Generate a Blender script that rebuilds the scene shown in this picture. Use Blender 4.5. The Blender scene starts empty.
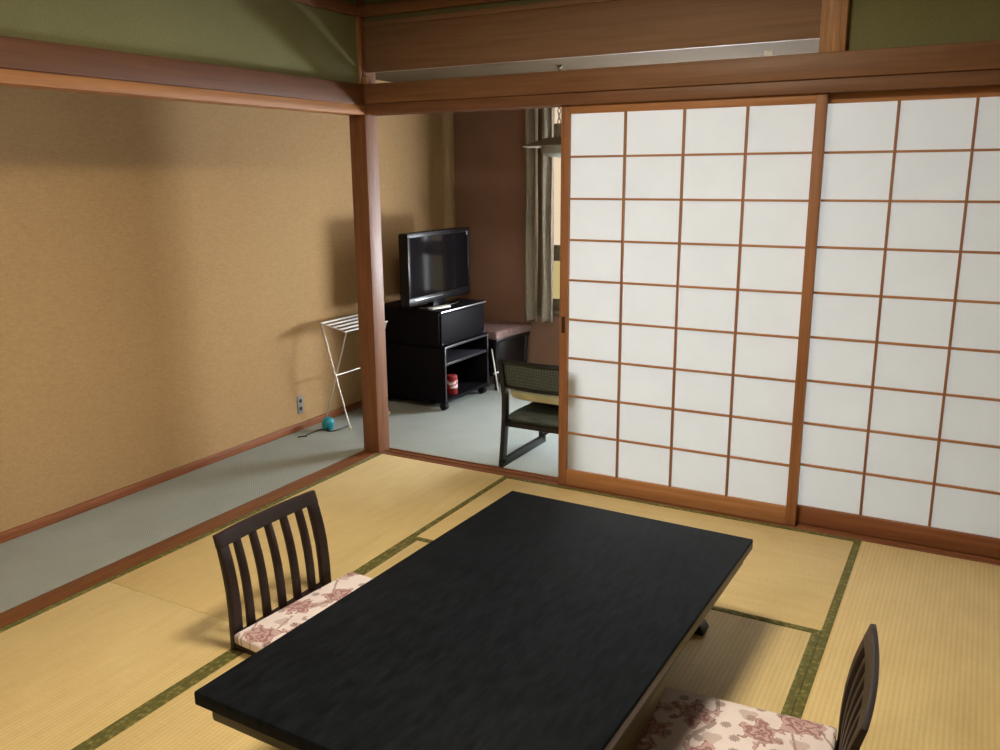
import bpy, bmesh, math, random
from mathutils import Vector, Matrix
C = bpy.context.scene.collection
R = math.radians
PI = math.pi

# ------------------------------------------------------------------ helpers
def s2l(c):
    c = c / 255.0
    return c / 12.92 if c <= 0.04045 else ((c + 0.055) / 1.055) ** 2.4
def rgb(r, g, b): return (s2l(r), s2l(g), s2l(b), 1.0)

class NT:
    def __init__(self, name):
        self.m = bpy.data.materials.new(name); self.m.use_nodes = True
        self.t = self.m.node_tree; self.n = self.t.nodes; self.n.clear()
        self.out = self.n.new('ShaderNodeOutputMaterial')
        self.b = self.n.new('ShaderNodeBsdfPrincipled')
        self.t.links.new(self.b.outputs[0], self.out.inputs[0])
    def new(self, k, **kw):
        x = self.n.new(k)
        for a, v in kw.items(): setattr(x, a, v)
        return x
    def link(self, a, b): self.t.links.new(a, b)
    def put(self, sock, v):
        if hasattr(v, 'links'): self.link(v, sock)
        else: sock.default_value = v
    def math(self, op, a, b=None, c=None):
        x = self.new('ShaderNodeMath', operation=op)
        self.put(x.inputs[0], a)
        if b is not None: self.put(x.inputs[1], b)
        if c is not None: self.put(x.inputs[2], c)
        return x.outputs[0]
    def mix(self, f, a, b):
        x = self.new('ShaderNodeMix', data_type='RGBA')
        self.put(x.inputs[0], f); self.put(x.inputs[6], a); self.put(x.inputs[7], b)
        return x.outputs[2]
    def obj(self, scale=(1, 1, 1), rot=(0, 0, 0), loc=(0, 0, 0)):
        tc = self.new('ShaderNodeTexCoord'); mp = self.new('ShaderNodeMapping')
        self.link(tc.outputs['Object'], mp.inputs[0])
        mp.inputs['Scale'].default_value = scale; mp.inputs['Rotation'].default_value = rot; mp.inputs['Location'].default_value = loc
        return mp.outputs[0]
    def noise(self, vec, scale, detail=4, rough=.55):
        x = self.new('ShaderNodeTexNoise'); self.link(vec, x.inputs['Vector'])
        x.inputs['Scale'].default_value = scale; x.inputs['Detail'].default_value = detail; x.inputs['Roughness'].default_value = rough
        return x.outputs['Fac']
    def ramp(self, f, stops):
        x = self.new('ShaderNodeValToRGB'); self.put(x.inputs[0], f)
        e = x.color_ramp.elements
        while len(e) < len(stops): e.new(0.5)
        for el, (p, c) in zip(e, stops): el.position = p; el.color = c
        return x.outputs[0]
    def bump(self, h, strength=.2, dist=.002):
        x = self.new('ShaderNodeBump'); self.link(h, x.inputs['Height'])
        x.inputs['Strength'].default_value = strength; x.inputs['Distance'].default_value = dist
        self.link(x.outputs[0], self.b.inputs['Normal'])
    def base(self, v): self.put(self.b.inputs['Base Color'], v)
    def rough(self, v): self.put(self.b.inputs['Roughness'], v)
    def spec(self, v): self.b.inputs['Specular IOR Level'].default_value = v

def plain(name, col, rough=.5, metal=0, spec=.5, var=.12, scale=40, bump=0):
    t = NT(name)
    v = t.obj()
    n = t.noise(v, scale, 3)
    d = tuple(x * (1 - var) for x in col[:3]) + (1,); l = tuple(min(1, x * (1 + var)) for x in col[:3]) + (1,)
    t.base(t.ramp(n, [(.3, d), (.7, l)])); t.rough(rough); t.spec(spec)
    t.b.inputs['Metallic'].default_value = metal
    if bump: t.bump(n, bump, .001)
    return t.m

def wood(name, dark, light, axis='x', rough=.45, spec=.4, fine=1.0):
    t = NT(name)
    sc = {'x': (1.1, 22, 22), 'y': (22, 1.1, 22), 'z': (22, 22, 1.1)}[axis]
    v = t.obj(scale=tuple(s * fine for s in sc))
    n = t.noise(v, 2.2, 6, .6)
    sc2 = {'x': (2, 260, 260), 'y': (260, 2, 260), 'z': (260, 260, 2)}[axis]
    n2 = t.noise(t.obj(scale=sc2), 1.0, 2)
    f = t.math('ADD', t.math('MULTIPLY', n, .75), t.math('MULTIPLY', n2, .25))
    t.base(t.ramp(f, [(.34, dark), (.66, light)])); t.rough(rough); t.spec(spec)
    t.bump(n2, .06, .0005)
    return t.m

class MB:
    def __init__(self): self.bm = bmesh.new()
    def box(self, lo, hi, bevel=.003, seg=2, M=None):
        b = bmesh.new()
        r = bmesh.ops.create_cube(b, size=1)
        lo = Vector(lo); hi = Vector(hi); c = (lo + hi) / 2; d = hi - lo
        for v in b.verts: v.co = Vector((v.co.x * d.x, v.co.y * d.y, v.co.z * d.z)) + c
        bv = min(bevel, min(d) * .45)
        if bv > 0: bmesh.ops.bevel(b, geom=b.edges[:], offset=bv, segments=seg, affect='EDGES', profile=.5)
        self._add(b, M); return self
    def _add(self, b, M=None):
        if M is not None: bmesh.ops.transform(b, matrix=M, verts=b.verts)
        me = bpy.data.meshes.new('t'); b.to_mesh(me); b.free(); self.bm.from_mesh(me); bpy.data.meshes.remove(me)
    def tube(self, pts, r, n=10, cap=True, closed=False):
        b = bmesh.new(); pts = [Vector(p) for p in pts]; rings = []
        N = len(pts)
        up = None
        for i, p in enumerate(pts):
            if closed: d = pts[(i + 1) % N] - pts[i - 1]
            elif i == 0: d = pts[1] - p
            elif i == N - 1: d = p - pts[i - 1]
            else: d = (pts[i + 1] - p).normalized() + (p - pts[i - 1]).normalized()
            d.normalize()
            if up is None: up = Vector((0, 0, 1)) if abs(d.z) < .9 else Vector((1, 0, 0))
            s = d.cross(up).normalized(); up = s.cross(d).normalized()
            rr = r[i] if isinstance(r, (list, tuple)) else r
            rings.append([b.verts.new(p + (s * math.cos(2 * PI * k / n) + up * math.sin(2 * PI * k / n)) * rr) for k in range(n)])
        M = N if closed else N - 1
        for i in range(M):
            A, B = rings[i], rings[(i + 1) % N]
            for k in range(n): b.faces.new((A[k], A[(k + 1) % n], B[(k + 1) % n], B[k]))
        if cap and not closed: b.faces.new(rings[0][::-1]); b.faces.new(rings[-1])
        bmesh.ops.recalc_face_normals(b, faces=b.faces)
        self._add(b); return self
    def lathe(self, prof, n=32, at=(0, 0, 0), sc=(1, 1, 1)):
        b = bmesh.new(); at = Vector(at); rings = []
        for (r, z) in prof:
            if r < 1e-6: rings.append([b.verts.new(at + Vector((0, 0, z * sc[2])))])
            else: rings.append([b.verts.new(at + Vector((r * math.cos(2 * PI * k / n) * sc[0], r * math.sin(2 * PI * k / n) * sc[1], z * sc[2]))) for k in range(n)])
        for A, B in zip(rings, rings[1:]):
            for k in range(n):
                k2 = (k + 1) % n
                if len(A) == 1 and len(B) == 1: continue
                if len(A) == 1: b.faces.new((A[0], B[k2], B[k]))
                elif len(B) == 1: b.faces.new((A[k], A[k2], B[0]))
                else: b.faces.new((A[k], A[k2], B[k2], B[k]))
        bmesh.ops.recalc_face_normals(b, faces=b.faces)
        self._add(b); return self
    def prism(self, poly, axis, a, c, bevel=.002):
        """poly: 2D points; extruded along axis from a to c. axis x -> (y,z), y -> (x,z), z -> (x,y)"""
        b = bmesh.new()
        def P(u, v, w): return {'x': (w, u, v), 'y': (u, w, v), 'z': (u, v, w)}[axis]
        A = [b.verts.new(P(u, v, a)) for u, v in poly]; B = [b.verts.new(P(u, v, c)) for u, v in poly]
        b.faces.new(A); b.faces.new(B[::-1]); n = len(poly)
        for i in range(n): b.faces.new((A[i], B[i], B[(i + 1) % n], A[(i + 1) % n]))
        bmesh.ops.recalc_face_normals(b, faces=b.faces)
        if bevel: bmesh.ops.bevel(b, geom=b.edges[:], offset=bevel, segments=2, affect='EDGES', profile=.5)
        self._add(b); return self
    def grid(self, f, nu, nv, closed_u=False):
        b = bmesh.new()
        V = [[b.verts.new(f(i / nu, j / nv)) for j in range(nv + 1)] for i in range(nu + (0 if closed_u else 1))]
        for i in range(nu):
            i2 = (i + 1) % len(V)
            for j in range(nv): b.faces.new((V[i][j], V[i2][j], V[i2][j + 1], V[i][j + 1]))
        self._add(b); return self
    def pillow(self, lo, hi, ex=.12, nu=36, nv=36, crown=.25, p=4.0):
        """upholstered pad: flat bottom, rounded edges, slightly crowned top"""
        lo = Vector(lo); hi = Vector(hi); c = (lo + hi) / 2; h = (hi - lo) / 2
        def f(top):
            def g(u, v):
                a = u * 2 - 1; b_ = v * 2 - 1
                e = max(0, 1 - abs(a) ** (p * 4)) ** .5 * max(0, 1 - abs(b_) ** (p * 4)) ** .5
                cr = (1 - a * a) * (1 - b_ * b_)
                k = 1 - .035 * (abs(a) ** 6 * abs(b_) ** 6) * 2
                z = (e * (1 - crown) + cr * crown) if top else -e * .85
                sg = lambda t: math.copysign(abs(t) ** .8, t)
                return (c.x + h.x * a * k, c.y + h.y * b_ * k, c.z + h.z * z)
            return g
        self.grid(f(True), nu, nv); self.grid(f(False), nu, nv)
        bmesh.ops.remove_doubles(self.bm, verts=self.bm.verts, dist=1e-5)
        bmesh.ops.recalc_face_normals(self.bm, faces=self.bm.faces)
        return self
    def pad(self, lo, hi, r, crown, n=22):
        """upholstered pad with crisp rounded edges and a slightly crowned top"""
        lo = Vector(lo); hi = Vector(hi); c = (lo + hi) / 2; h = (hi - lo) / 2
        b = bmesh.new(); bmesh.ops.create_cube(b, size=2)
        for v in b.verts: v.co = Vector((v.co.x * h.x, v.co.y * h.y, v.co.z * h.z))
        bmesh.ops.bevel(b, geom=b.edges[:], offset=r, segments=4, affect='EDGES', profile=.5)
        for ax in (0, 1):
            for i in range(1, n):
                no = Vector((0, 0, 0)); no[ax] = 1; p = Vector((0, 0, 0)); p[ax] = -h[ax] + 2 * h[ax] * i / n
                bmesh.ops.bisect_plane(b, geom=b.verts[:] + b.edges[:] + b.faces[:], plane_co=p, plane_no=no)
        for v in b.verts:
            a = max(-1, min(1, v.co.x / h.x)); d = max(-1, min(1, v.co.y / h.y)); q = (1 - a ** 4) * (1 - d ** 4)
            if v.co.z > 0: v.co.z += crown * q - .25 * crown * (1 - q)
            k = 1 - .018 * (1 - max(abs(a), abs(d)) ** 2) * 0
            e = .006 * math.cos(PI * v.co.z / (2 * h.z)) if h.z else 0
            if abs(a) > .93: v.co.x += math.copysign(e, a)
            if abs(d) > .93: v.co.y += math.copysign(e, d)
        bmesh.ops.translate(b, verts=b.verts, vec=c)
        self._add(b); return self
    def build(self, name, mat, parent=None, smooth=True):
        if self.bm.calc_volume(signed=True) < 0: bmesh.ops.reverse_faces(self.bm, faces=self.bm.faces)
        me = bpy.data.meshes.new(name)
        self.bm.to_mesh(me); self.bm.free()
        me.materials.append(mat)
        if smooth:
            for p in me.polygons: p.use_smooth = True
            try: me.set_sharp_from_angle(angle=R(38))
            except Exception: pass
        o = bpy.data.objects.new(name, me); C.objects.link(o)
        if parent: o.parent = parent
        return o
def thing(name, label, cat, loc=(0, 0, 0), rz=0, group=None):
    o = bpy.data.objects.new(name, None); C.objects.link(o)
    o.location = loc; o.rotation_euler = (0, 0, rz); o.empty_display_size = .1
    o['label'] = label; o['category'] = cat
    if group: o['group'] = group
    return o
def tag(o, label, cat, group=None):
    o['label'] = label; o['category'] = cat
    if group: o['group'] = group
    return o
def struct(mb, name, mat, parent=None, smooth=True):
    o = mb.build(name, mat, parent, smooth)
    if not parent: o['kind'] = 'structure'
    return o
def copy_tree(o, parent=None):
    c = o.copy(); C.objects.link(c)
    if parent: c.parent = parent
    for ch in list(o.children): copy_tree(ch, c)
    return c

# ------------------------------------------------------------------ materials
W_PILLAR = wood('pillar_wood', rgb(106, 66, 44), rgb(138, 92, 62), 'z', .5)
W_BEAM_X = wood('beam_wood_x', rgb(116, 80, 56), rgb(140, 101, 73), 'x', .5)
W_BEAM_Y = wood('beam_wood_y', rgb(84, 48, 20), rgb(104, 62, 28), 'y', .65)
W_KAM_X = wood('lintel_wood_x', rgb(110, 74, 52), rgb(132, 92, 66), 'x', .5)
W_KAM_Y = wood('lintel_wood_y', rgb(142, 92, 46), rgb(166, 112, 60), 'y', .55)
W_SILL_X = wood('sill_wood_x', rgb(112, 68, 44), rgb(146, 94, 62), 'x', .5)
W_SILL_Y = wood('sill_wood_y', rgb(92, 54, 30), rgb(132, 80, 44), 'y', .4)
W_BASE = wood('skirting_wood', rgb(118, 66, 36), rgb(152, 92, 54), 'y', .5)
W_BOARD = wood('ranma_board_wood', rgb(128, 98, 76), rgb(148, 116, 92), 'x', .65, fine=.8)
W_STUD = wood('stud_wood', rgb(140, 98, 66), rgb(188, 144, 102), 'z', .5, fine=1.6)
W_SHOJI_X = wood('screen_rail_wood', rgb(156, 106, 68), rgb(184, 132, 90), 'x', .55)
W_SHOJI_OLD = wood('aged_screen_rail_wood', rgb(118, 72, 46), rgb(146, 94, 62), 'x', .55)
W_SHOJI_Z = wood('screen_stile_wood', rgb(132, 86, 56), rgb(162, 112, 76), 'z', .55)
W_DARK = plain('dark_chair_wood', rgb(38, 25, 24), .42, spec=.35, var=.25, scale=30)
W_DARK2 = plain('black_lacquer_wood', rgb(26, 22, 24), .4, spec=.4, var=.2)
W_CEIL = wood('ceiling_board_wood', rgb(104, 74, 50), rgb(132, 98, 68), 'y', .6)

def m_wallpaper():
    t = NT('woven_wallpaper')
    n1 = t.noise(t.obj(scale=(1, 30, 160)), 1.0, 3)
    n2 = t.noise(t.obj(scale=(1, 90, 60)), 1.0, 2)
    n3 = t.noise(t.obj(), 1.4, 3)
    f = t.math('ADD', t.math('MULTIPLY', n1, .5), t.math('ADD', t.math('MULTIPLY', n2, .3), t.math('MULTIPLY', n3, .2)))
    t.base(t.ramp(f, [(.30, rgb(164, 131, 92)), (.70, rgb(185, 153, 110))])); t.rough(.85); t.spec(.15)
    t.bump(f, .35, .002)
    return t.m
M_WALLP = m_wallpaper()
def m_plaster(name, a, b):
    t = NT(name)
    n = t.noise(t.obj(), 240, 3); n2 = t.noise(t.obj(), 3, 3)
    f = t.math('ADD', t.math('MULTIPLY', n, .7), t.math('MULTIPLY', n2, .3))
    t.base(t.ramp(f, [(.35, a), (.65, b)])); t.rough(.95); t.spec(.1); t.bump(n, .3, .001)
    return t.m
M_GREEN = m_plaster('green_sand_plaster', rgb(112, 112, 80), rgb(130, 130, 94))
M_CEIL = m_plaster('brown_ceiling_paper', rgb(74, 61, 44), rgb(88, 73, 54))
M_CREAM = m_plaster('olive_sand_wall', rgb(112, 104, 76), rgb(128, 120, 90))
M_BROWNP = m_plaster('brown_wallpaper', rgb(138, 106, 88), rgb(162, 128, 110))

def m_carpet():
    t = NT('grey_green_carpet')
    w = t.new('ShaderNodeTexWave', wave_type='BANDS', bands_direction='DIAGONAL')
    t.link(t.obj(scale=(60, 60, 60)), w.inputs['Vector']); w.inputs['Scale'].default_value = .8; w.inputs['Distortion'].default_value = 3.0; w.inputs['Detail'].default_value = 2
    n = t.noise(t.obj(), 300, 2); n2 = t.noise(t.obj(), 2.2, 4)
    f = t.math('ADD', t.math('MULTIPLY', w.outputs['Fac'], .2), t.math('ADD', t.math('MULTIPLY', n, .4), t.math('MULTIPLY', n2, .4)))
    t.base(t.ramp(f, [(.3, rgb(138, 144, 138)), (.7, rgb(168, 174, 168))])); t.rough(.95); t.spec(.08)
    t.bump(f, .4, .003)
    return t.m
M_CARPET = m_carpet()

def m_tatami():
    t = NT('woven_rush')
    tc = t.new('ShaderNodeTexCoord'); sep = t.new('ShaderNodeSeparateXYZ'); t.link(tc.outputs['Object'], sep.inputs[0])
    # warp grooves run along the mat length (local x), one every 15 mm across
    ph = t.math('MULTIPLY', sep.outputs[1], 2 * PI / .0155)
    rib = t.math('ADD', t.math('MULTIPLY', t.math('SINE', ph), .5), .5)
    rush = t.noise(t.obj(scale=(420, 14, 1)), 1.0, 2)
    wide = t.noise(t.obj(), 2.6, 4); blot = t.noise(t.obj(scale=(1.5, 9, 1)), 3, 3)
    f = t.math('ADD', t.math('MULTIPLY', rush, .34), t.math('ADD', t.math('MULTIPLY', wide, .34), t.math('MULTIPLY', blot, .32)))
    c = t.ramp(f, [(.32, rgb(206, 180, 126)), (.68, rgb(228, 206, 152))])
    dk = t.mix(t.math('MULTIPLY', t.math('POWER', t.math('SUBTRACT', 1.0, rib), 2.0), .22), c, rgb(168, 144, 92))
    t.base(dk); t.rough(.5); t.spec(.3)
    h = t.math('ADD', rib, t.math('MULTIPLY', rush, .4))
    t.bump(h, .38, .001)
    return t.m
M_TATAMI = m_tatami()
def m_heri():
    t = NT('olive_brocade_border')
    v = t.new('ShaderNodeTexVoronoi', feature='F1'); t.link(t.obj(), v.inputs['Vector']); v.inputs['Scale'].default_value = 55
    n = t.noise(t.obj(), 160, 3)
    f = t.math('ADD', t.math('MULTIPLY', v.outputs['Distance'], .9), t.math('MULTIPLY', n, .4))
    t.base(t.ramp(f, [(.3, rgb(140, 132, 84)), (.52, rgb(112, 108, 60)), (.8, rgb(94, 92, 50))])); t.rough(.7); t.spec(.2)
    t.bump(n, .2, .0006)
    return t.m
M_HERI = m_heri()

def m_paper():
    t = NT('translucent_paper')
    n = t.noise(t.obj(), 5, 3)
    col = t.ramp(n, [(.3, rgb(238, 238, 236)), (.7, rgb(242, 242, 240))])
    d = t.new('ShaderNodeBsdfDiffuse'); tr = t.new('ShaderNodeBsdfTranslucent'); mx = t.new('ShaderNodeMixShader')
    t.link(col, d.inputs[0]); t.link(col, tr.inputs[0]); mx.inputs[0].default_value = .82
    t.link(d.outputs[0], mx.inputs[1]); t.link(tr.outputs[0], mx.inputs[2]); t.link(mx.outputs[0], t.out.inputs[0])
    t.n.remove(t.b)
    return t.m
M_PAPER = m_paper()

def m_floral():
    t = NT('rose_floral_fabric')
    tc = t.new('ShaderNodeTexCoord'); mp = t.new('ShaderNodeMapping'); t.link(tc.outputs['Object'], mp.inputs[0])
    mp.inputs['Rotation'].default_value = (0, 0, .5); mp.inputs['Location'].default_value = (.03, .02, 0)
    sep = t.new('ShaderNodeSeparateXYZ'); t.link(mp.outputs[0], sep.inputs[0])
    cmb = t.new('ShaderNodeCombineXYZ'); t.link(sep.outputs[0], cmb.inputs[0]); t.link(sep.outputs[1], cmb.inputs[1])
    nz = t.new('ShaderNodeTexNoise'); t.link(cmb.outputs[0], nz.inputs['Vector']); nz.inputs['Scale'].default_value = 26; nz.inputs['Detail'].default_value = 3
    def flower(scale, shift, petals, r0, rnd=.75):
        m = t.new('ShaderNodeMapping'); t.link(cmb.outputs[0], m.inputs[0]); m.inputs['Location'].default_value = shift
        v = t.new('ShaderNodeTexVoronoi', feature='F1', voronoi_dimensions='2D'); t.link(m.outputs[0], v.inputs['Vector'])
        v.inputs['Scale'].default_value = scale; v.inputs['Randomness'].default_value = rnd
        sb = t.new('ShaderNodeVectorMath', operation='SUBTRACT'); t.link(m.outputs[0], sb.inputs[0]); t.link(v.outputs['Position'], sb.inputs[1])
        sp = t.new('ShaderNodeSeparateXYZ'); t.link(sb.outputs[0], sp.inputs[0])
        ang = t.math('ARCTAN2', sp.outputs[1], sp.outputs[0])
        ln = t.new('ShaderNodeVectorMath', operation='LENGTH'); t.link(sb.outputs[0], ln.inputs[0])
        pet = t.math('ADD', t.math('MULTIPLY', t.math('COSINE', t.math('MULTIPLY', ang, float(petals))), .16), .84)
        edge = t.math('MULTIPLY', pet, r0)
        q = t.math('DIVIDE', ln.outputs['Value'], edge)         # 0 centre, 1 petal edge
        return q, ang
    base = t.ramp(t.noise(cmb.outputs[0], 9, 2), [(.3, rgb(226, 213, 216)), (.7, rgb(236, 226, 228))])
    # stems
    w = t.new('ShaderNodeTexWave', wave_type='BANDS', bands_direction='DIAGONAL'); t.link(cmb.outputs[0], w.inputs['Vector'])
    w.inputs['Scale'].default_value = 3.0; w.inputs['Distortion'].default_value = 9; w.inputs['Detail'].default_value = 1.0; w.inputs['Detail Scale'].default_value = .9
    st = t.math('MULTIPLY', t.math('GREATER_THAN', w.outputs['Fac'], .985), t.math('GREATER_THAN', nz.outputs['Fac'], .46))
    c = t.mix(t.math('MULTIPLY', st, .7), base, rgb(138, 112, 106))
    # small grey daisies
    q, a = flower(12.5, (.37, .11, 0), 8, .017)
    gm = t.math('MULTIPLY', t.math('LESS_THAN', q, 1.0), t.math('GREATER_THAN', nz.outputs['Fac'], .40))
    gm = t.math('MULTIPLY', gm, t.math('GREATER_THAN', t.math('ABSOLUTE', t.math('SINE', t.math('MULTIPLY', a, 4.0))), .25))
    c = t.mix(t.math('MULTIPLY', gm, .75), c, rgb(128, 100, 98))
    # leaves around
    q, a = flower(8.2, (.05, .31, 0), 3, .030)
    c = t.mix(t.math('MULTIPLY', t.math('LESS_THAN', q, .95), .45), c, rgb(168, 136, 132))
    # large roses
    q, a = flower(6.2, (.0, .0, 0), 6, .066, .6)
    ins = t.math('LESS_THAN', t.math('ADD', q, t.math('MULTIPLY', t.math('SUBTRACT', nz.outputs['Fac'], .5), 2.0)), .95)
    rings = t.math('SINE', t.math('ADD', t.math('MULTIPLY', q, 12.0), t.math('ADD', t.math('MULTIPLY', nz.outputs['Fac'], 22.0), t.math('MULTIPLY', t.math('SINE', t.math('MULTIPLY', a, 6.0)), 1.2))))
    rc = t.mix(t.math('GREATER_THAN', rings, .25), rgb(152, 108, 110), rgb(196, 164, 164))
    c = t.mix(t.math('MULTIPLY', ins, .9), c, rc)
    t.base(c); t.rough(.85); t.spec(.15)
    t.bump(t.noise(cmb.outputs[0], 500, 1), .1, .0005)
    return t.m
M_FLORAL = m_floral()

M_TABLE = None
def m_table():
    t = NT('black_lacquer_tabletop')
    n = t.noise(t.obj(scale=(60, 14, 20)), 1.0, 4); n2 = t.noise(t.obj(), 3, 3)
    t.base(t.ramp(n, [(.3, rgb(16, 19, 24)), (.75, rgb(28, 32, 38))]))
    t.rough(t.math('ADD', t.math('MULTIPLY', n2, .14), .42)); t.spec(.025)
    t.bump(n, .05, .0004)
    return t.m
M_TABLE = m_table()
M_TEDGE = plain('black_edge_painted_sheen', rgb(62, 58, 54), .42, spec=.6, var=.25, scale=20)  # lighter grey paints the window's reflection on the black lacquer edge
M_BLACK = plain('black_plastic', rgb(14, 13, 16), .35, spec=.22, var=.1)
M_SCREEN = plain('glossy_dark_screen', rgb(16, 14, 18), .1, spec=.35, var=.05)
M_CAB = plain('black_cabinet_laminate', rgb(14, 12, 17), .6, spec=.09, var=.15)
M_CABEDGE = plain('dark_grey_edging', rgb(52, 50, 56), .35, spec=.6, var=.1)
M_SILVER = plain('silver_trim', rgb(190, 190, 194), .3, metal=.9, var=.05)
M_CHROME = plain('brushed_steel_tube', rgb(206, 198, 188), .38, metal=.6, var=.08)
M_WHITE = plain('white_plastic', rgb(226, 224, 220), .45, var=.04)
M_RUBBER = plain('pale_rubber', rgb(206, 200, 160), .7, var=.05)
M_BLUE = plain('turquoise_plastic', rgb(30, 142, 164), .28, spec=.6, var=.06)
M_OUTLET = plain('grey_outlet_plastic', rgb(128, 128, 128), .5, var=.06)
M_HOLE = plain('dark_recess', rgb(14, 12, 12), .7, var=.1)
M_CORD = plain('dark_cord', rgb(34, 34, 32), .6, var=.1)
M_CHAIRFR = plain('black_painted_wood', rgb(24, 27, 28), .4, spec=.45, var=.2)
def m_weave():
    t = NT('dark_woven_fabric')
    ck = t.new('ShaderNodeTexChecker'); t.link(t.obj(rot=(0, R(40), 0)), ck.inputs['Vector']); ck.inputs['Scale'].default_value = 95
    ck.inputs['Color1'].default_value = rgb(66, 74, 72); ck.inputs['Color2'].default_value = rgb(94, 102, 98)
    n = t.noise(t.obj(), 60, 3)
    t.base(t.mix(t.math('MULTIPLY', n, .5), ck.outputs[0], rgb(60, 68, 67))); t.rough(.9); t.spec(.15)
    t.bump(n, .2, .001)
    return t.m
M_WEAVE = m_weave()
M_LIME = plain('pale_lime_fabric', rgb(236, 238, 206), .85, spec=.15, var=.1, scale=14, bump=.1)
M_PINK = plain('pinkish_brocade', rgb(140, 114, 112), .8, spec=.2, var=.3, scale=55, bump=.2)
M_RED = plain('dark_red_print', rgb(140, 32, 34), .5, var=.2, scale=70)
def m_label():
    t = NT('white_red_jar_label')
    v = t.obj(scale=(1, 1, 1)); n = t.noise(v, 34, 2)
    t.base(t.ramp(n, [(.50, rgb(224, 212, 212)), (.56, rgb(168, 44, 46))])); t.rough(.5)
    return t.m
M_LABEL = m_label()
def m_curtain():
    t = NT('grey_brown_drape')
    n = t.noise(t.obj(scale=(200, 200, 30)), 1, 3)
    col = t.ramp(n, [(.3, rgb(150, 140, 126)), (.7, rgb(182, 172, 154))])
    t.base(col); t.rough(.9); t.spec(.1)
    tr = t.new('ShaderNodeBsdfTranslucent'); t.link(col, tr.inputs[0]); mx = t.new('ShaderNodeMixShader'); mx.inputs[0].default_value = .12
    t.link(t.b.outputs[0], mx.inputs[1]); t.link(tr.outputs[0], mx.inputs[2]); t.link(mx.outputs[0], t.out.inputs[0])
    return t.m
M_CURT = m_curtain()
def emit(name, col, s):
    t = NT(name); e = t.new('ShaderNodeEmission'); e.inputs[0].default_value = col; e.inputs[1].default_value = s
    t.link(e.outputs[0], t.out.inputs[0]); t.n.remove(t.b); return t.m
LAMP = 70.0
WIN = 11.0
WINLO = 132.0
M_LAMP = emit('lamp_diffuser_glow', (1.0, .87, .65, 1), LAMP)
M_PANE = emit('daylit_frosted_glass', (.91, .96, 1.01, 1), WIN)
M_PANEL = emit('daylit_frosted_lower_glass', (.91, .96, 1.01, 1), WINLO)
M_FILL_LAMP = emit('added_fill_glow', (1.0, .86, .62, 1), 70.0)  # glow of the fill lamp added behind the camera
M_PANE2 = emit('daylit_lower_glass', (1.0, .78, .34, 1), .56)
M_PANE3 = emit('daylit_upper_glass', (1.0, .78, .54, 1), .85)
M_WFRAME = plain('bronze_window_frame', rgb(120, 112, 92), .5, var=.08)
M_WFRAME2 = plain('pale_window_jamb', rgb(214, 186, 156), .55, var=.06)
M_PENDM = plain('grey_enamel_shade', rgb(120, 112, 100), .5, var=.08)
M_PENDG = plain('grey_milky_glass', rgb(140, 138, 128), .5, var=.05)
M_FLUSH = plain('dark_brown_recess', rgb(52, 28, 24), .6, var=.1)

# ------------------------------------------------------------------ the setting
w = .8325; hl = .8793
XR = 4 * w; YF = -4 * hl
WX = -.71          # left wall
WY = 2.0           # window wall
HC = 2.55
BT = 0.0
struct(MB().box((WX - .2, -4.7, -.30), (XR + .3, WY + .3, -.062), 0), 'floor', W_CEIL)
cp = MB().box((WX, -4.6, -.06), (-.105, .106, -.004), 0)
cp.box((WX, .106, -.06), (XR + .1, WY, -.004), 0)
struct(cp, 'floor_carpet', M_CARPET)
struct(MB().box((0, -4.6, -.06), (XR + .1, YF - .002, -.002), 0), 'floor_entry', W_CEIL)
struct(MB().box((WX - .12, -4.6, -.06), (WX, WY + .1, 2.62), 0), 'wall_left', M_WALLP)
struct(MB().box((XR + .1, -4.6, -.06), (XR + .22, WY + .1, 2.62), 0), 'wall_right', M_CREAM)
struct(MB().box((WX - .12, -4.72, -.06), (XR + .22, -4.6, 2.62), 0), 'wall_front', M_CREAM)
# window wall with its opening
ox0, ox1, oz0, oz1 = -.02, 1.82, .50, 2.02
wb = MB().box((WX, WY, -.06), (ox0, WY + .12, 2.62), 0)
wb.box((ox1, WY, -.06), (XR + .1, WY + .12, 2.62), 0)
wb.box((ox0, WY, -.06), (ox1, WY + .12, oz0), 0); wb.box((ox0, WY, oz1), (ox1, WY + .12, 2.62), 0)
struct(wb, 'wall_back', M_BROWNP)
struct(MB().box((WX, -4.6, HC), (XR + .1, .03, HC + .07), 0), 'ceiling', W_CEIL)
struct(MB().box((WX, .13, 2.12), (XR + .1, WY, 2.20), 0), 'ceiling_veranda', M_CEIL)
# window
wn = struct(MB().box((ox0, WY + .03, oz0), (ox0 + .035, WY + .09, oz1), .003).box((ox1 - .035, WY + .03, oz0), (ox1, WY + .09, oz1), .003)
            .box((ox0, WY + .03, oz1 - .035), (ox1, WY + .09, oz1), .003).box((ox0, WY - .01, oz0 - .01), (ox1, WY + .09, oz0 + .035), .003), 'window_1', M_WFRAME)
cols = [ox0 + .035, .36, .90, 1.36, ox1 - .035]
rail = MB()
for i, x in enumerate(cols[1:-1]): rail.box((x - .02, WY + .035, oz0 + .035), (x + .02, WY + .08, oz1 - .035), .003)
for i in range(4):
    rail.box((cols[i], WY + .04, .895), (cols[i + 1], WY + .078, 1.01), .003)
    rail.box((cols[i], WY + .04, oz0 + .03), (cols[i + 1], WY + .078, .615), .003)
rail.build('sash_frame', M_WFRAME, wn)
for i in range(4):
    MB().box((cols[i], WY + .055, 1.0), (cols[i + 1], WY + .063, oz1 - .03), 0).build('upper_pane', M_PANE if i else M_PANE3, wn)
    MB().box((cols[i], WY + .055, .6), (cols[i + 1], WY + .063, .9), 0).build('lower_pane', (M_PANE2, M_PANE, M_PANEL, M_PANEL)[i], wn)
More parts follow.
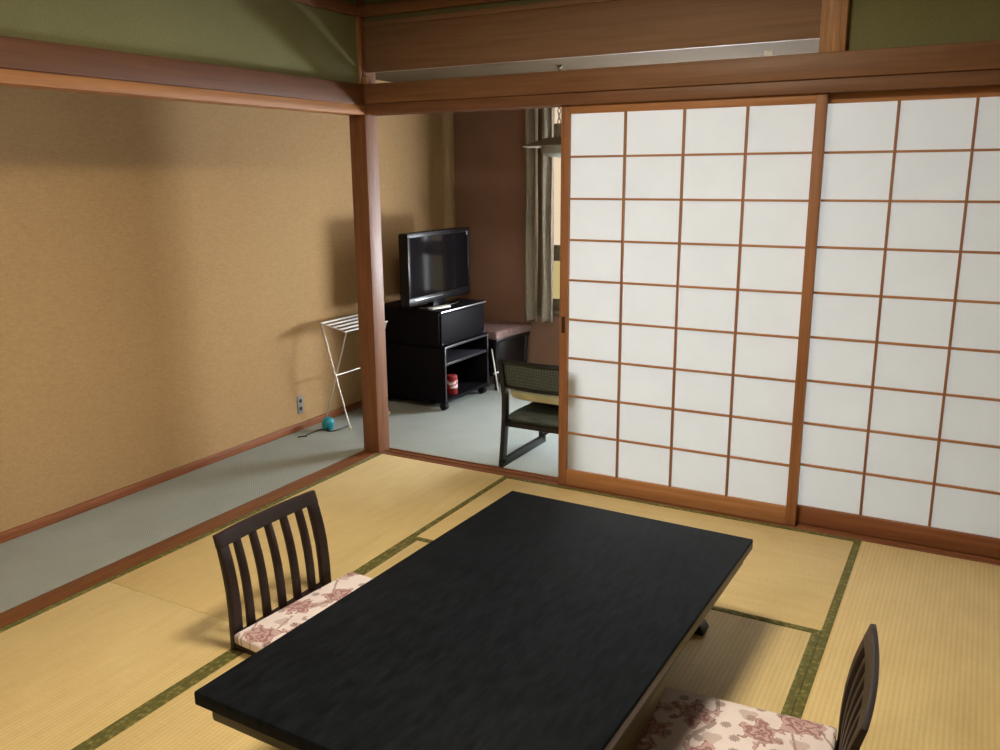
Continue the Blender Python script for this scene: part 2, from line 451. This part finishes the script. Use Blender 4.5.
# skirting
struct(MB().box((WX, -4.6, -.004), (WX + .012, WY, .042), .002), 'baseboard_left', W_BASE)
struct(MB().box((WX + .012, WY - .012, -.004), (XR + .1, WY, .05), .002), 'baseboard_back', W_BASE)
# sills
struct(MB().box((-.105, -4.6, -.06), (-.004, -.0005, .001), .002), 'trim_1', W_SILL_Y)
ps = MB().box((0, .0, -.06), (XR + .1, .016, .001), .001).box((0, .016, -.06), (XR + .1, .106, -.004), .001)
ps.box((0, .052, -.01), (XR + .1, .058, .001), .001).box((0, .094, -.01), (XR + .1, .106, .001), .001)
struct(ps, 'trim_2', W_SILL_X)
# pillar
struct(MB().box((-.105, 0, -.06), (0, .105, 2.62), .004), 'trim_3', W_PILLAR)
# lintels (kamoi) and the rails above them
ko = MB().box((0, .0, 1.82), (XR + .1, .016, 1.873), .002).box((0, .016, 1.835), (XR + .1, .105, 1.873), .001)
ko.box((0, .052, 1.82), (XR + .1, .058, 1.84), .001).box((0, .09, 1.82), (XR + .1, .105, 1.84), .001)
struct(ko, 'trim_4', W_KAM_X)
struct(MB().box((0, -.014, 1.8725), (XR + .1, .105, 1.968), .004), 'trim_5', W_BEAM_X)
struct(MB().box((-.105, -4.6, 1.82), (.0, -.0005, 1.867), .002), 'trim_6', W_KAM_Y)
struct(MB().box((-.105, -4.6, 1.8665), (.013, -.0145, 1.966), .004), 'trim_7', W_BEAM_Y)
# above: ranma board, its rails, the stud, green plaster
struct(MB().box((0, .026, 2.027), (2.207, .048, 2.243), .001), 'trim_8', W_BOARD)
struct(MB().box((0, .012, 2.243), (2.207, .06, 2.268), .002), 'trim_9', W_BOARD)
struct(MB().box((2.206, -.004, 1.966), (2.303, .10, 2.60), .004), 'trim_10', W_STUD)
struct(MB().box((2.303, .03, 1.966), (XR + .1, .09, 2.60), 0), 'wall_back_upper', M_GREEN)
struct(MB().box((0, .03, 2.268), (2.207, .09, 2.60), 0), 'wall_back_plaster', M_GREEN)
struct(MB().box((-.09, -4.6, 1.964), (-.024, .0, 2.60), 0), 'wall_left_upper', M_GREEN)
struct(MB().box((-.024, -4.6, 2.29), (.012, .0, 2.34), .003).box((.0, -.012, 2.29), (2.207, .03, 2.34), .003), 'trim_11', W_BEAM_X)
struct(MB().box((-.024, -.018, 1.966), (-.006, .0, 2.29), .002), 'trim_12', W_STUD)
# right side post and rails of the room, out of frame
struct(MB().box((XR + .0, -.0, 0), (XR + .1, .105, 2.6), .004), 'trim_13', W_PILLAR)
struct(MB().box((XR + .085, -4.6, 1.82), (XR + .1, 0, 1.96), .003), 'trim_14', W_BEAM_Y)
# the little nail cover where the pillar meets the rail
tag(MB().box((.004, -.022, 1.968), (.034, -.0, 2.0), .003).build('hook_block', W_STUD), 'small pale wooden block in the corner on top of the beam', 'block')
tag(MB().box((1.985, .086, 1.985), (2.02, .09, 2.015), .001).build('paper_tag', M_WHITE), 'small pale square tag seen in the slot above the sliding screens', 'tag')
bpy.data.objects['paper_tag'].location = (0, -.03, -.017)

# ------------------------------------------------------------------ tatami mats
def make_mat(L, D):
    t = thing('tatami_mat', '', 'tatami mat', group='tatami mats of the floor')
    MB().box((-L / 2 + .001, -D / 2 + .001, -.055), (L / 2 - .001, D / 2 - .001, -.0008), .001).build('rush_cover', M_TATAMI, t)
    for s in (-1, 1):
        y0, y1 = sorted((s * (D / 2 - .028), s * (D / 2 - .0006)))
        MB().box((-L / 2 + .0005, y0, -.02), (L / 2 - .0005, y1, .0008), .0006).build('cloth_border', M_HERI, t)
    return t
lo_ = make_mat(2 * hl, w); cross = make_mat(2 * w, hl)
mats = [(lo_, .5 * w, -hl, 1, 'tatami mat in the back left corner beside the wooden pillar and carpeted strip'),
        (lo_, .5 * w, -3 * hl, 1, 'tatami mat nearest the left front, before the seam by the slatted chair'),
        (lo_, 1.5 * w, -2 * hl, 1, 'tatami mat mostly hidden under the left half of the black table'),
        (lo_, 2.5 * w, -2 * hl, 1, 'ribbed tatami mat shaded by the right half of the black table'),
        (lo_, 3.5 * w, -hl, 1, 'ribbed tatami mat at the right edge, in front of the right hand paper screen'),
        (lo_, 3.5 * w, -3 * hl, 1, 'front right tatami mat, behind the right chair'),
        (cross, 2 * w, -.5 * hl, 0, 'smooth tatami mat lying crosswise between the paper screens and the far end of the table'),
        (cross, 2 * w, -3.5 * hl, 0, 'crosswise tatami mat nearest the viewer, in front of the table')]
used = set()
for proto, x, y, r, lab in mats:
    o = proto if proto.name not in used else copy_tree(proto)
    used.add(proto.name)
    o.location = (x, y, 0); o.rotation_euler = (0, 0, PI / 2 if r else 0); o['label'] = lab

# ------------------------------------------------------------------ shoji screens
def make_shoji(label, y, x0, width, handle):
    t = thing('shoji_screen', label, 'sliding paper screen', (x0, y, 0), group='sliding paper screens')
    W = width; H = 1.828; ST = .043; D = .03
    z0 = .0
    for s, nm in ((0, 'stile'), (1, 'stile')):
        xx = 0 if s == 0 else W - ST
        MB().box((xx, 0, z0), (xx + ST, D, H), .003).build(nm, W_SHOJI_Z, t)
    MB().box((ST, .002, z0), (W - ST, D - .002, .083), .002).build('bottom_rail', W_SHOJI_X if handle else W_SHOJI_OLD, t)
    MB().box((ST, .002, 1.783), (W - ST, D - .002, H), .002).build('top_rail', W_SHOJI_X, t)
    xs = [ST + (W - 2 * ST) * i / 4 for i in range(5)]; zs = [.083 + (1.783 - .083) * i / 9 for i in range(10)]
    for x in xs[1:-1]:
        MB().box((x - .0052, .004, .08), (x + .0052, .018, 1.786), .001).build('vertical_bar', W_SHOJI_Z, t)
    for z in zs[1:-1]:
        MB().box((ST - .002, .006, z - .0048), (W - ST + .002, .0185, z + .0048), .001).build('crossbar', W_SHOJI_X, t)
    MB().box((ST - .003, .0182, .07), (W - ST + .003, .0192, 1.80), 0).build('paper', M_PAPER, t)
    if handle:
        f = MB().box((.012, -.0015, .772), (.031, .004, .852), .001).build('finger_pull', M_FLUSH, t); f['label'] = 'dark recessed finger pull'
    return t
make_shoji('front paper screen with brown lattice and dark finger pull, half open beside the black chair', .019, 1.099, 1.149, True)
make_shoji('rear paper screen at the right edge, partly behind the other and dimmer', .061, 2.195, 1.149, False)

# ------------------------------------------------------------------ low table
TH = .33
tb = thing('low_table', 'low rectangular black lacquered table in the middle of the tatami floor', 'table', (1.791, -1.710, .0012), R(-1.5))
tw, tl = .4627, .7637
MB().box((-tw, -tl, TH - .036), (tw, tl, TH), .0045, 3).build('tabletop', M_TABLE, tb)
e = MB()
e.box((tw - .002, -tl + .006, TH - .033), (tw + .0008, tl - .006, TH - .008), .001)  # right side only, strip carrying the painted window sheen
e.build('edge_band', M_TEDGE, tb)
a = MB()
for s in (-1, 1):
    a.box((s * (tw - .032) - .011, -tl + .03, TH - .082), (s * (tw - .032) + .011, tl - .03, TH - .034), .003)
    a.box((-tw + .03, s * (tl - .035) - .011, TH - .082), (tw - .03, s * (tl - .035) + .011, TH - .034), .003)
a.build('apron', W_DARK2, tb)
for s in (-1, 1):
    yy = s * (tl - .095)
    lg = MB().prism([(-.24, TH - .05), (.24, TH - .05), (.20, TH - .12), (.17, .05), (.19, .03), (-.19, .03), (-.17, .05), (-.20, TH - .12)], 'y', yy - .02, yy + .02, .004)
    l_ = lg.build('leg', W_DARK2, tb)
    MB().prism([(-.345, .0), (.345, .0), (.35, .012), (.335, .034), (.30, .042), (-.30, .042), (-.335, .034), (-.35, .012)], 'y', yy - .03, yy + .03, .004).build('foot', W_DARK2, l_)

# ------------------------------------------------------------------ legless chairs
def xb(z):   # rear face of the backrest, leaning back towards the top
    k = [(0, .0), (.05, .0), (.13, -.001), (.20, -.006), (.26, -.015), (.33, -.030), (.395, -.047)]
    for (a0, b0), (a1, b1) in zip(k, k[1:]):
        if z <= a1: return b0 + (b1 - b0) * (z - a0) / (a1 - a0)
    return k[-1][1]
HW = .237
def bow(y): return -.014 * (1 - (y / HW) ** 2)
def back_bar(y0, y1, z0, z1, th=.021, n=14, m=4, y0t=None, y1t=None):
    """bar of the backrest between two local y edges, following the backrest curve (edges may converge upward)"""
    b = bmesh.new(); rows = []
    y0t = y0 if y0t is None else y0t; y1t = y1 if y1t is None else y1t
    for i in range(n + 1):
        f = i / n; z = z0 + (z1 - z0) * f; fz = z / .39
        ya = y0 + (y0t - y0) * f; yb = y1 + (y1t - y1) * f
        bk = []; fr = []
        for j in range(m + 1):
            y = ya + (yb - ya) * j / m
            x = xb(z) + bow(y) * fz
            tt = th * (1 - .3 * max(0, fz - .75) / .25)
            bk.append(b.verts.new((x, y, z))); fr.append(b.verts.new((x + tt, y, z)))
        rows.append(bk + fr[::-1])
    N = 2 * (m + 1)
    for A, B in zip(rows, rows[1:]):
        for k in range(N): b.faces.new((A[k], A[(k + 1) % N], B[(k + 1) % N], B[k]))
    b.faces.new(rows[0][::-1]); b.faces.new(rows[-1])
    bmesh.ops.recalc_face_normals(b, faces=b.faces)
    mb = MB(); mb._add(b)
    ed = [e for e in mb.bm.edges if len(e.link_faces) == 2 and e.calc_face_angle() > .9]
    bmesh.ops.bevel(mb.bm, geom=ed, offset=.003, segments=2, affect='EDGES', profile=.5)
    return mb
def make_zaisu(label):
    t = thing('legless_chair', label, 'floor chair', group='floor chairs at the black table')
    # seat board: moulded ply resting on the mats
    MB().prism([(.0, .0), (.02, .0), (.06, .003), (.40, .003), (.455, .0), (.475, .002), (.47, .016), (.42, .0265), (.03, .0265), (.0, .05)], 'y', -.238, .238, .003).build('seat', W_DARK, t)
    back_bar(-HW - .004, -HW - .004 + .044, .0, .35, y0t=-HW + .002, y1t=-HW + .046).build('stile', W_DARK, t)
    back_bar(HW + .004 - .044, HW + .004, .0, .35, y0t=HW - .046, y1t=HW - .002).build('stile', W_DARK, t)
    back_bar(-HW, HW, .346, .391, m=16, n=5).build('top_rail', W_DARK, t)
    for i in range(5):
        c = (-.5 + (i + 1) / 6) * .45; c2 = (-.5 + (i + 1) / 6) * .44
        back_bar(c - .016, c + .016, .03, .35, th=.015, y0t=c2 - .0155, y1t=c2 + .0155, m=2).build('slat', W_DARK, t)
    return t
z1 = make_zaisu('dark wooden slatted floor chair left of the table with its back in full view')
z1.location = (.812, -1.652, .0012); z1.rotation_euler = (0, 0, R(-1))
z2 = copy_tree(z1); z2.location = (2.672, -1.722, .0012); z2.rotation_euler = (0, 0, PI + R(4))
pd = MB().pad((-.230, -.272, 0), (.230, .272, .041), .009, .006).build('seat_cushion', M_FLORAL)
tag(pd, 'thin rose patterned seat cushion lying on the floor chair left of the table', 'cushion', 'floral cushions of the floor chairs')
pd.location = (1.091, -1.646, .0292); pd.rotation_euler = (0, 0, R(-5))
pd2 = pd.copy(); C.objects.link(pd2); pd2.location = (2.4165, -1.768, .0292); pd2.rotation_euler = (0, 0, PI + R(4))
pd2['label'] = 'thin rose patterned seat cushion right of the table, half in its shadow'
z2['label'] = 'dark wooden slatted floor chair right of the table with its back seen edge on'

# ------------------------------------------------------------------ television cabinet
cy0, cy1 = .905, 1.475; cb = -.69
cab = thing('television_cabinet', 'black two part cabinet on casters against the back left wall, holding the television', 'cabinet', (0, 0, 0))
bd = MB()
bd.box((cb, cy0, .055), (-.13, cy0 + .018, .425), .002); bd.box((cb, cy1 - .018, .055), (-.13, cy1, .425), .002)
bd.box((cb, cy0, .055), (-.13, cy1, .075), .002); bd.box((cb, cy0, .412), (-.13, cy1, .43), .002); bd.box((cb, cy0, .06), (cb + .012, cy1, .425), .001)
bd.build('lower_body', M_CAB, cab)
MB().box((cb + .01, cy0 + .016, .298), (-.135, cy1 - .016, .314), .002).build('shelf', M_CABEDGE, cab)
ed = MB(); ed.box((-.132, cy0 + .002, .414), (-.1285, cy1 - .002, .428), .001); ed.box((-.132, cy0 + .001, .058), (-.1285, cy0 + .016, .42), .001)
ed.box((-.132, cy1 - .016, .058), (-.1285, cy1 - .001, .42), .001); ed.build('edge_band', M_CABEDGE, cab)
MB().box((cb, cy0 - .018, .431), (-.16, cy1 - .012, .648), .003).build('upper_body', M_CAB, cab)
MB().box((-.160, cy0 - .004, .437), (-.148, cy1 - .026, .640), .003).build('flap_door', M_CAB, cab)
MB().box((cb - .004, cy0 - .022, .648), (-.138, cy1 - .008, .662), .002).build('top_panel', M_CAB, cab)
MB().box((-.1385, cy0 - .018, .6505), (-.136, cy1 - .012, .6605), .0008).build('front_edging', M_SILVER, cab)
for (x, y, z) in ((-.147, cy0 + .006, .446), (-.128, cy0 + .012, .42), (-.147, cy1 - .035, .446), (-.128, cy1 - .012, .42)):
    o = MB().lathe([(0, .004), (.004, .003), (.005, 0)], 12).build('screw_cap', M_SILVER, cab)
    o.rotation_euler = (0, PI / 2, 0); o.location = (x, y, z)
for x in (-.165, cb + .05):
    for y in (cy0 + .035, cy1 - .035):
        c_ = MB().box((x - .018, y - .014, .04), (x + .018, y + .014, .057), .003).build('caster', M_BLACK, cab)
        MB().tube([(x - .0, y - .017, .021), (x, y + .017, .021)], .025, 18).build('wheel', M_BLACK, c_)
        c_.children[0].location.z = .0
tv = thing('television', 'black flat television standing on the black cabinet', 'television', (0, 0, 0))
ty0, ty1, tz0, tz1 = .785, 1.545, .695, 1.158
MB().box((-.385, ty0, tz0), (-.317, ty1, tz1), .012, 3).box((-.43, ty0 + .12, tz0 + .06), (-.38, ty1 - .12, tz1 - .08), .02, 3).build('housing', M_BLACK, tv)
fr = MB(); f0 = -.325; f1 = -.310
fr.box((f0, ty0, tz0), (f1, ty1, tz0 + .052), .004); fr.box((f0, ty0, tz1 - .03), (f1, ty1, tz1), .004)
fr.box((f0, ty0, tz0 + .05), (f1, ty0 + .03, tz1 - .028), .004); fr.box((f0, ty1 - .03, tz0 + .05), (f1, ty1, tz1 - .028), .004)
fr.build('bezel', M_BLACK, tv)
MB().box((-.322, ty0 + .028, tz0 + .05), (-.316, ty1 - .028, tz1 - .028), .0).build('screen', M_SCREEN, tv)
MB().box((-.3105, ty0 + .07, tz0 + .03), (-.308, ty0 + .40, tz0 + .037), .001).build('silver_strip', M_SILVER, tv)
MB().box((-.3105, ty1 - .05, tz1 - .05), (-.3085, ty1 - .035, tz1 - .025), .001).build('sticker', M_SILVER, tv)
MB().box((-.38, 1.09, .67), (-.33, 1.24, .74), .006).build('stand_neck', M_BLACK, tv)
MB().lathe([(0, 0), (1.0, 0), (1.0, .008), (.97, .013), (0, .016)], 40, (-.355, 1.165, .662), (.115, .24, 1)).build('stand_base', M_SCREEN, tv)
MB().tube([(-.355 + .1145 * math.cos(a), 1.165 + .239 * math.sin(a), .668) for a in [R(-80 + 8 * i) for i in range(15)]], .0022, 6).build('base_trim', M_SILVER, tv)
tag(MB().box((-.045, -.085, 0), (.0, .085, .016), .007, 3).build('remote_control', M_WHITE), 'white remote control lying on the cabinet before the television', 'remote control')
bpy.data.objects['remote_control'].location = (-.205, 1.0, .6622); bpy.data.objects['remote_control'].rotation_euler = (0, 0, R(-14))
jar = thing('jar', 'red jar with white label in the bottom compartment of the cabinet', 'jar', (-.185, 1.075, .0752))
MB().lathe([(0, 0), (.034, 0), (.037, .004), (.037, .10), (.034, .112), (0, .112)], 28).build('container', M_RED, jar)
MB().lathe([(.0375, .045), (.0378, .046), (.0378, .096), (.0375, .097)], 28).build('label_band', M_LABEL, jar)
MB().lathe([(.035, .108), (.036, .110), (.036, .126), (.033, .13), (0, .13)], 28).build('lid', M_RED, jar)

# ------------------------------------------------------------------ stool in the corner
st = thing('low_stool', 'dark low stool with pinkish padded seat in the corner beyond the cabinet', 'stool', (-.245, 1.755, -.004), R(-8))
MB().box((-.19, -.21, .352), (.185, .205, .382), .004).build('seat_frame', W_DARK2, st)
MB().pad((-.195, -.215, .38), (.19, .21, .438), .012, .012, 12).build('seat_pad', M_PINK, st)
for sx in (-1, 1):
    for sy in (-1, 1):
        MB().tube([(sx * .163, sy * .18, .36), (sx * .158, sy * .175, .2), (sx * .148, sy * .165, 0)], [.024, .020, .014], 12).build('leg', W_DARK2, st)
MB().prism([(-.19, .355), (.185, .355), (.15, .06), (-.15, .06)], 'x', .150, .164, .001).build('side_panel', W_DARK2, st)
MB().prism([(-.19, .355), (.185, .355), (.15, .06), (-.15, .06)], 'x', -.164, -.150, .001).build('side_panel', W_DARK2, st)
mb_ = MB().tube([(.180, -.258, .32), (.188, -.232, .17), (.196, -.205, .004)], .0055, 10).build('pale_metal_leg', M_WHITE, st); mb_['label'] = 'thin pale metal leg beside the stool'  # pale leg and bar taken for a folded rack, parented to the stool
MB().tube([(.190, -.25, .145), (.190, -.15, .145)], .0045, 8).build('crossbar', M_WHITE, mb_)

# ------------------------------------------------------------------ drying rack by the left wall
rk = thing('towel_rack', 'folding metal towel rack with X legs behind the pillar at the left wall', 'towel rack', (0, 0, -.004))
ya, yb = .275, .675
for y in (ya, yb):
    la = MB().tube([(-.605, y, .650), (-.432, y + .012, .008)], .0048, 10).build('leg', M_CHROME, rk)
    MB().lathe([(0, 0), (.008, 0), (.009, .012), (.007, .022), (0, .022)], 14, (-.432, y + .012, .0)).build('foot_cap', M_RUBBER, la)
    lb = MB().tube([(-.425, y + .012, .612), (-.640, y + .024, .008)], .0048, 10).build('leg', M_CHROME, rk)
    MB().lathe([(0, 0), (.008, 0), (.009, .012), (.007, .022), (0, .022)], 14, (-.640, y + .024, .0)).build('foot_cap', M_RUBBER, lb)
    MB().tube([(-.609, y - .004, .650), (-.42, y + .004, .612)], .0044, 8).build('side_bar', M_CHROME, rk)
for i in range(5):
    f = i / 4; x = -.605 + f * .182; z = .651 - f * .037
    MB().tube([(x, ya - .006, z), (x, yb + .02, z)], .0052, 10).build('hanging_bar', M_WHITE, rk)
MB().tube([(-.518, ya, .335), (-.518, yb + .012, .335)], .0048, 10).build('cross_brace', M_CHROME, rk)

# ------------------------------------------------------------------ turquoise gadget, cord, outlet
gd = thing('gadget', 'small round turquoise gadget on the carpet below the wall outlet', 'gadget', (-.560, .235, -.004))
MB().lathe([(0, 0), (.026, 0), (.034, .008), (.038, .03), (.038, .046), (.033, .064), (.022, .075), (.01, .079), (0, .08)], 28).build('body', M_BLUE, gd)
MB().box((-.004, -.0395, .004), (.004, -.030, .022), .001).build('slot', M_HOLE, gd)
gd.rotation_euler = (0, 0, R(35))
pts = []
for i in range(40):
    f = i / 39
    pts.append((-.50 - .12 * f + .03 * math.sin(f * 9), .33 - .34 * f + .035 * math.sin(f * 14 + 1), .0005 + .0))
tag(MB().tube(pts, .0035, 8).build('cord', M_CORD), 'dark thin cord trailing on the carpet around the turquoise gadget', 'cord')
ot = thing('wall_outlet', 'grey double wall outlet low on the beige wall', 'outlet', (WX, .160, .153), 0)
MB().box((0, -.024, -.056), (.006, .024, .056), .002).build('plate', M_OUTLET, ot)
for z in (-.024, .024):
    o = MB().lathe([(0, .0022), (.012, .002), (.0125, 0)], 20).build('socket', M_HOLE, ot)
    o.rotation_euler = (0, PI / 2, 0); o.location = (.006, 0, z)

# ------------------------------------------------------------------ veranda chair
vc = thing('low_armchair', 'low black framed chair with woven fabric back, half hidden behind the paper screen', 'chair', (.72, .11, -.004))
CWd = .46
def post(x): return [(x, .02, .02), (x, .04, .14), (x, .055, .27), (x, .058, .38), (x, .04, .48), (x, .014, .585)]
def flatbar(pts, hx, hy):
    """rectangular bar through points in a plane of constant x"""
    b = bmesh.new(); rows = []
    pts = [Vector(p) for p in pts]
    for i, p in enumerate(pts):
        d = (pts[min(i + 1, len(pts) - 1)] - pts[max(i - 1, 0)]).normalized()
        n = Vector((0, d.z, -d.y))
        rows.append([b.verts.new(p + Vector((sx * hx, 0, 0)) + n * sy * hy) for sx, sy in ((-1, -1), (1, -1), (1, 1), (-1, 1))])
    for A, B in zip(rows, rows[1:]):
        for k in range(4): b.faces.new((A[k], A[(k + 1) % 4], B[(k + 1) % 4], B[k]))
    b.faces.new(rows[0][::-1]); b.faces.new(rows[-1])
    bmesh.ops.recalc_face_normals(b, faces=b.faces)
    mb = MB(); mb._add(b)
    bmesh.ops.bevel(mb.bm, geom=[e for e in mb.bm.edges if e.calc_face_angle(0) > .9], offset=.003, segments=2, affect='EDGES', profile=.5)
    return mb
for x in (0.0, CWd):
    flatbar(post(x), .012, .022).build('back_post', M_CHAIRFR, vc)
    flatbar([(x, .50, .02), (x, .50, .23)], .012, .022).build('front_leg', M_CHAIRFR, vc)
    flatbar([(x, .0, .021), (x, .525, .021)], .012, .021).build('floor_runner', M_CHAIRFR, vc)
    flatbar([(x, .06, .228), (x, .52, .240)], .012, .018).build('side_rail', M_CHAIRFR, vc)
def bz(z): # y of the back plane
    return .058 + (z - .38) * (.014 - .058) / (.585 - .38)
bp = MB()
def bpf(top):
    def g(u, v):
        x = .012 + u * (CWd - .024); z = .443 + v * .13
        e = (1 - abs(2 * u - 1) ** 16) ** .5 * (1 - abs(2 * v - 1) ** 12) ** .5
        return (x, bz(z) - .028 * math.sin(PI * u) + (1 if top else -1) * .013 * e, z)
    return g
bp.grid(bpf(True), 30, 16); bp.grid(bpf(False), 30, 16)
bmesh.ops.remove_doubles(bp.bm, verts=bp.bm.verts, dist=1e-5); bmesh.ops.recalc_face_normals(bp.bm, faces=bp.bm.faces)
bp.build('back_panel', M_WEAVE, vc)
def arcrail(z, r):
    return MB().tube([(CWd * i / 16, bz(z) - .028 * math.sin(PI * i / 16), z) for i in range(17)], r, 8)
arcrail(.578, .014).build('top_rail', M_CHAIRFR, vc); arcrail(.437, .010).build('lower_back_rail', M_CHAIRFR, vc)
MB().pillow((-.005, .045, .236), (CWd + .005, .525, .288), crown=.2).build('seat', M_WEAVE, vc)
MB().box((.01, .06, .212), (CWd - .01, .52, .240), .004).build('seat_frame', M_CHAIRFR, vc)
MB().tube([(.012, .48, .05), (.23, .26, .213)], .011, 8).build('brace', M_CHAIRFR, vc)
MB().tube([(CWd - .012, .48, .05), (.23, .26, .213)], .011, 8).build('brace', M_CHAIRFR, vc)
cu = MB().pillow((-.225, -.20, -.05), (.225, .20, .05), crown=.6, p=2.0)
cu = cu.build('seat_pillow', M_LIME); tag(cu, 'thin pale lime green cushion lying on the seat of the black chair', 'cushion')
cu.location = (.72 + .22, .11 + .272, .358); cu.rotation_euler = (R(-11), R(1), 0)

# ------------------------------------------------------------------ curtain, pendant lamp
def make_curtain(label, x0, wd, folds, seed, amp=.033):
    def cf(u, v):
        ph = u * 2 * PI * folds + seed
        x = x0 + u * wd + .010 * math.sin(ph + 1.2) * (.6 + .4 * v)
        y = 1.925 + amp * math.sin(ph) + .010 * math.sin(ph * 2.3 + 1) + .006 * math.sin(v * 9 + u * 20)
        return (x, y, .462 + .006 * math.sin(ph * 1.3) + v * 1.56)
    c = MB().grid(cf, int(30 + 30 * folds), 24).build('curtain', M_CURT)
    sol = c.modifiers.new('thickness', 'SOLIDIFY'); sol.thickness = .003
    return tag(c, label, 'curtain', 'curtains of the veranda window')
make_curtain('grey brown pleated curtain at the left end of the window, left of the bright slit', -.085, .118, 1.6, 0)
make_curtain('narrow grey brown curtain fold between the bright slit and the paper screen', .068, .086, 1.2, 2.0)
make_curtain('grey brown curtain further right along the window, hidden behind the paper screen', .33, .36, 4.2, .7)
cr = thing('curtain_rail', 'white curtain rail above the window', 'curtain rail', (0, 0, 0))
MB().box((-.15, 1.90, 2.03), (2.4, 1.945, 2.055), .004).build('track', M_WHITE, cr)
for x in (-.1, 1.1, 2.3): MB().box((x - .012, 1.92, 2.035), (x + .012, 2.0, 2.07), .002).build('bracket', M_WHITE, cr)
pl = thing('pendant_lamp', 'unlit hanging lamp with flat grey shade before the curtain', 'lamp', (.63, 1.0, 0))
MB().lathe([(.055, 1.722), (.075, 1.720), (.125, 1.705), (.212, 1.678), (.214, 1.672), (.210, 1.670), (.12, 1.69), (.07, 1.70)], 44).build('shade', M_PENDM, pl)
MB().lathe([(.105, 1.690), (.108, 1.668), (.10, 1.635), (.075, 1.616), (.0, 1.608)], 36).build('glass_bowl', M_PENDG, pl)
MB().lathe([(0, 1.80), (.028, 1.80), (.032, 1.79), (.032, 1.725), (.05, 1.715), (.0, 1.715)], 24).build('socket_housing', M_PENDM, pl)
ch = MB()
for k in range(11):
    z = 1.80 + k * .0295; rr = .018; a0 = PI / 2 * (k % 2)
    ch.tube([(.009 * math.cos(q) * math.cos(a0), .009 * math.cos(q) * math.sin(a0), z + rr * math.sin(q) + .012) for q in [2 * PI * i / 12 for i in range(12)]], .0028, 6, closed=True)
ch.build('chain', M_PENDM, pl)
MB().lathe([(0, 2.12), (.016, 2.12), (.016, 2.108), (.0, 2.10)], 24).build('ceiling_cap', M_PENDM, pl)

# ------------------------------------------------------------------ ceiling lamp lighting the tatami room
LX, LY = 1.75, -1.70
cl = thing('ceiling_lamp', 'round lit ceiling lamp above the table', 'lamp', (LX, LY, 0))
MB().lathe([(0, HC), (.29, HC), (.30, HC - .02), (.30, HC - .10), (.285, HC - .10), (.28, HC - .04), (0, HC - .04)], 48).build('housing', W_STUD, cl)
MB().lathe([(.279, HC - .05), (.279, HC - .085), (.25, HC - .092), (0, HC - .096)], 48).build('diffuser', M_LAMP, cl)

el = thing('added_fill_lamp', 'added fill lamp on the ceiling behind the viewer, unseen', 'lamp', (1.35, -4.1, 0))  # unseen lamp added to brighten the left front mats
MB().lathe([(0, HC), (.23, HC), (.235, HC - .02), (.235, HC - .07), (.225, HC - .07), (.22, HC - .03), (0, HC - .03)], 40).build('housing', W_STUD, el)
MB().lathe([(.219, HC - .035), (.219, HC - .06), (.20, HC - .072), (0, HC - .078)], 40).build('diffuser', M_FILL_LAMP, el)

# ------------------------------------------------------------------ world, camera, view
wd = bpy.data.worlds.new('world'); bpy.context.scene.world = wd; wd.use_nodes = True
bg = wd.node_tree.nodes.get('Background'); bg.inputs[0].default_value = (.75, .85, 1, 1); bg.inputs[1].default_value = .6

S = .925
P = [3.06125903, -3.99345101, 1.64598751, -.506731730, .230234077, -.00749539462, 860.206429]
yaw, pit, rol = P[3:6]
f = Vector((math.sin(yaw) * math.cos(pit), math.cos(yaw) * math.cos(pit), -math.sin(pit)))
rt = Vector((math.cos(yaw), -math.sin(yaw), 0)); up = rt.cross(f)
r2 = rt * math.cos(rol) + up * math.sin(rol); u2 = up * math.cos(rol) - rt * math.sin(rol)
cam = bpy.data.cameras.new('camera'); co = bpy.data.objects.new('camera', cam); C.objects.link(co)
M = Matrix((r2, u2, -f)).transposed().to_4x4(); M.translation = Vector(P[:3]) * S
co.matrix_world = M
cam.sensor_fit = 'HORIZONTAL'; cam.sensor_width = 36; cam.lens = P[6] * 36 / 1000; cam.clip_start = .02
sc = bpy.context.scene; sc.camera = co
vs = sc.view_settings; vs.view_transform = 'Standard'; vs.look = 'None'; vs.gamma = 1; vs.use_curve_mapping = False; vs.exposure = 0.0
cy = sc.cycles; cy.use_denoising = True; cy.max_bounces = 10; cy.diffuse_bounces = 6; cy.sample_clamp_indirect = 4
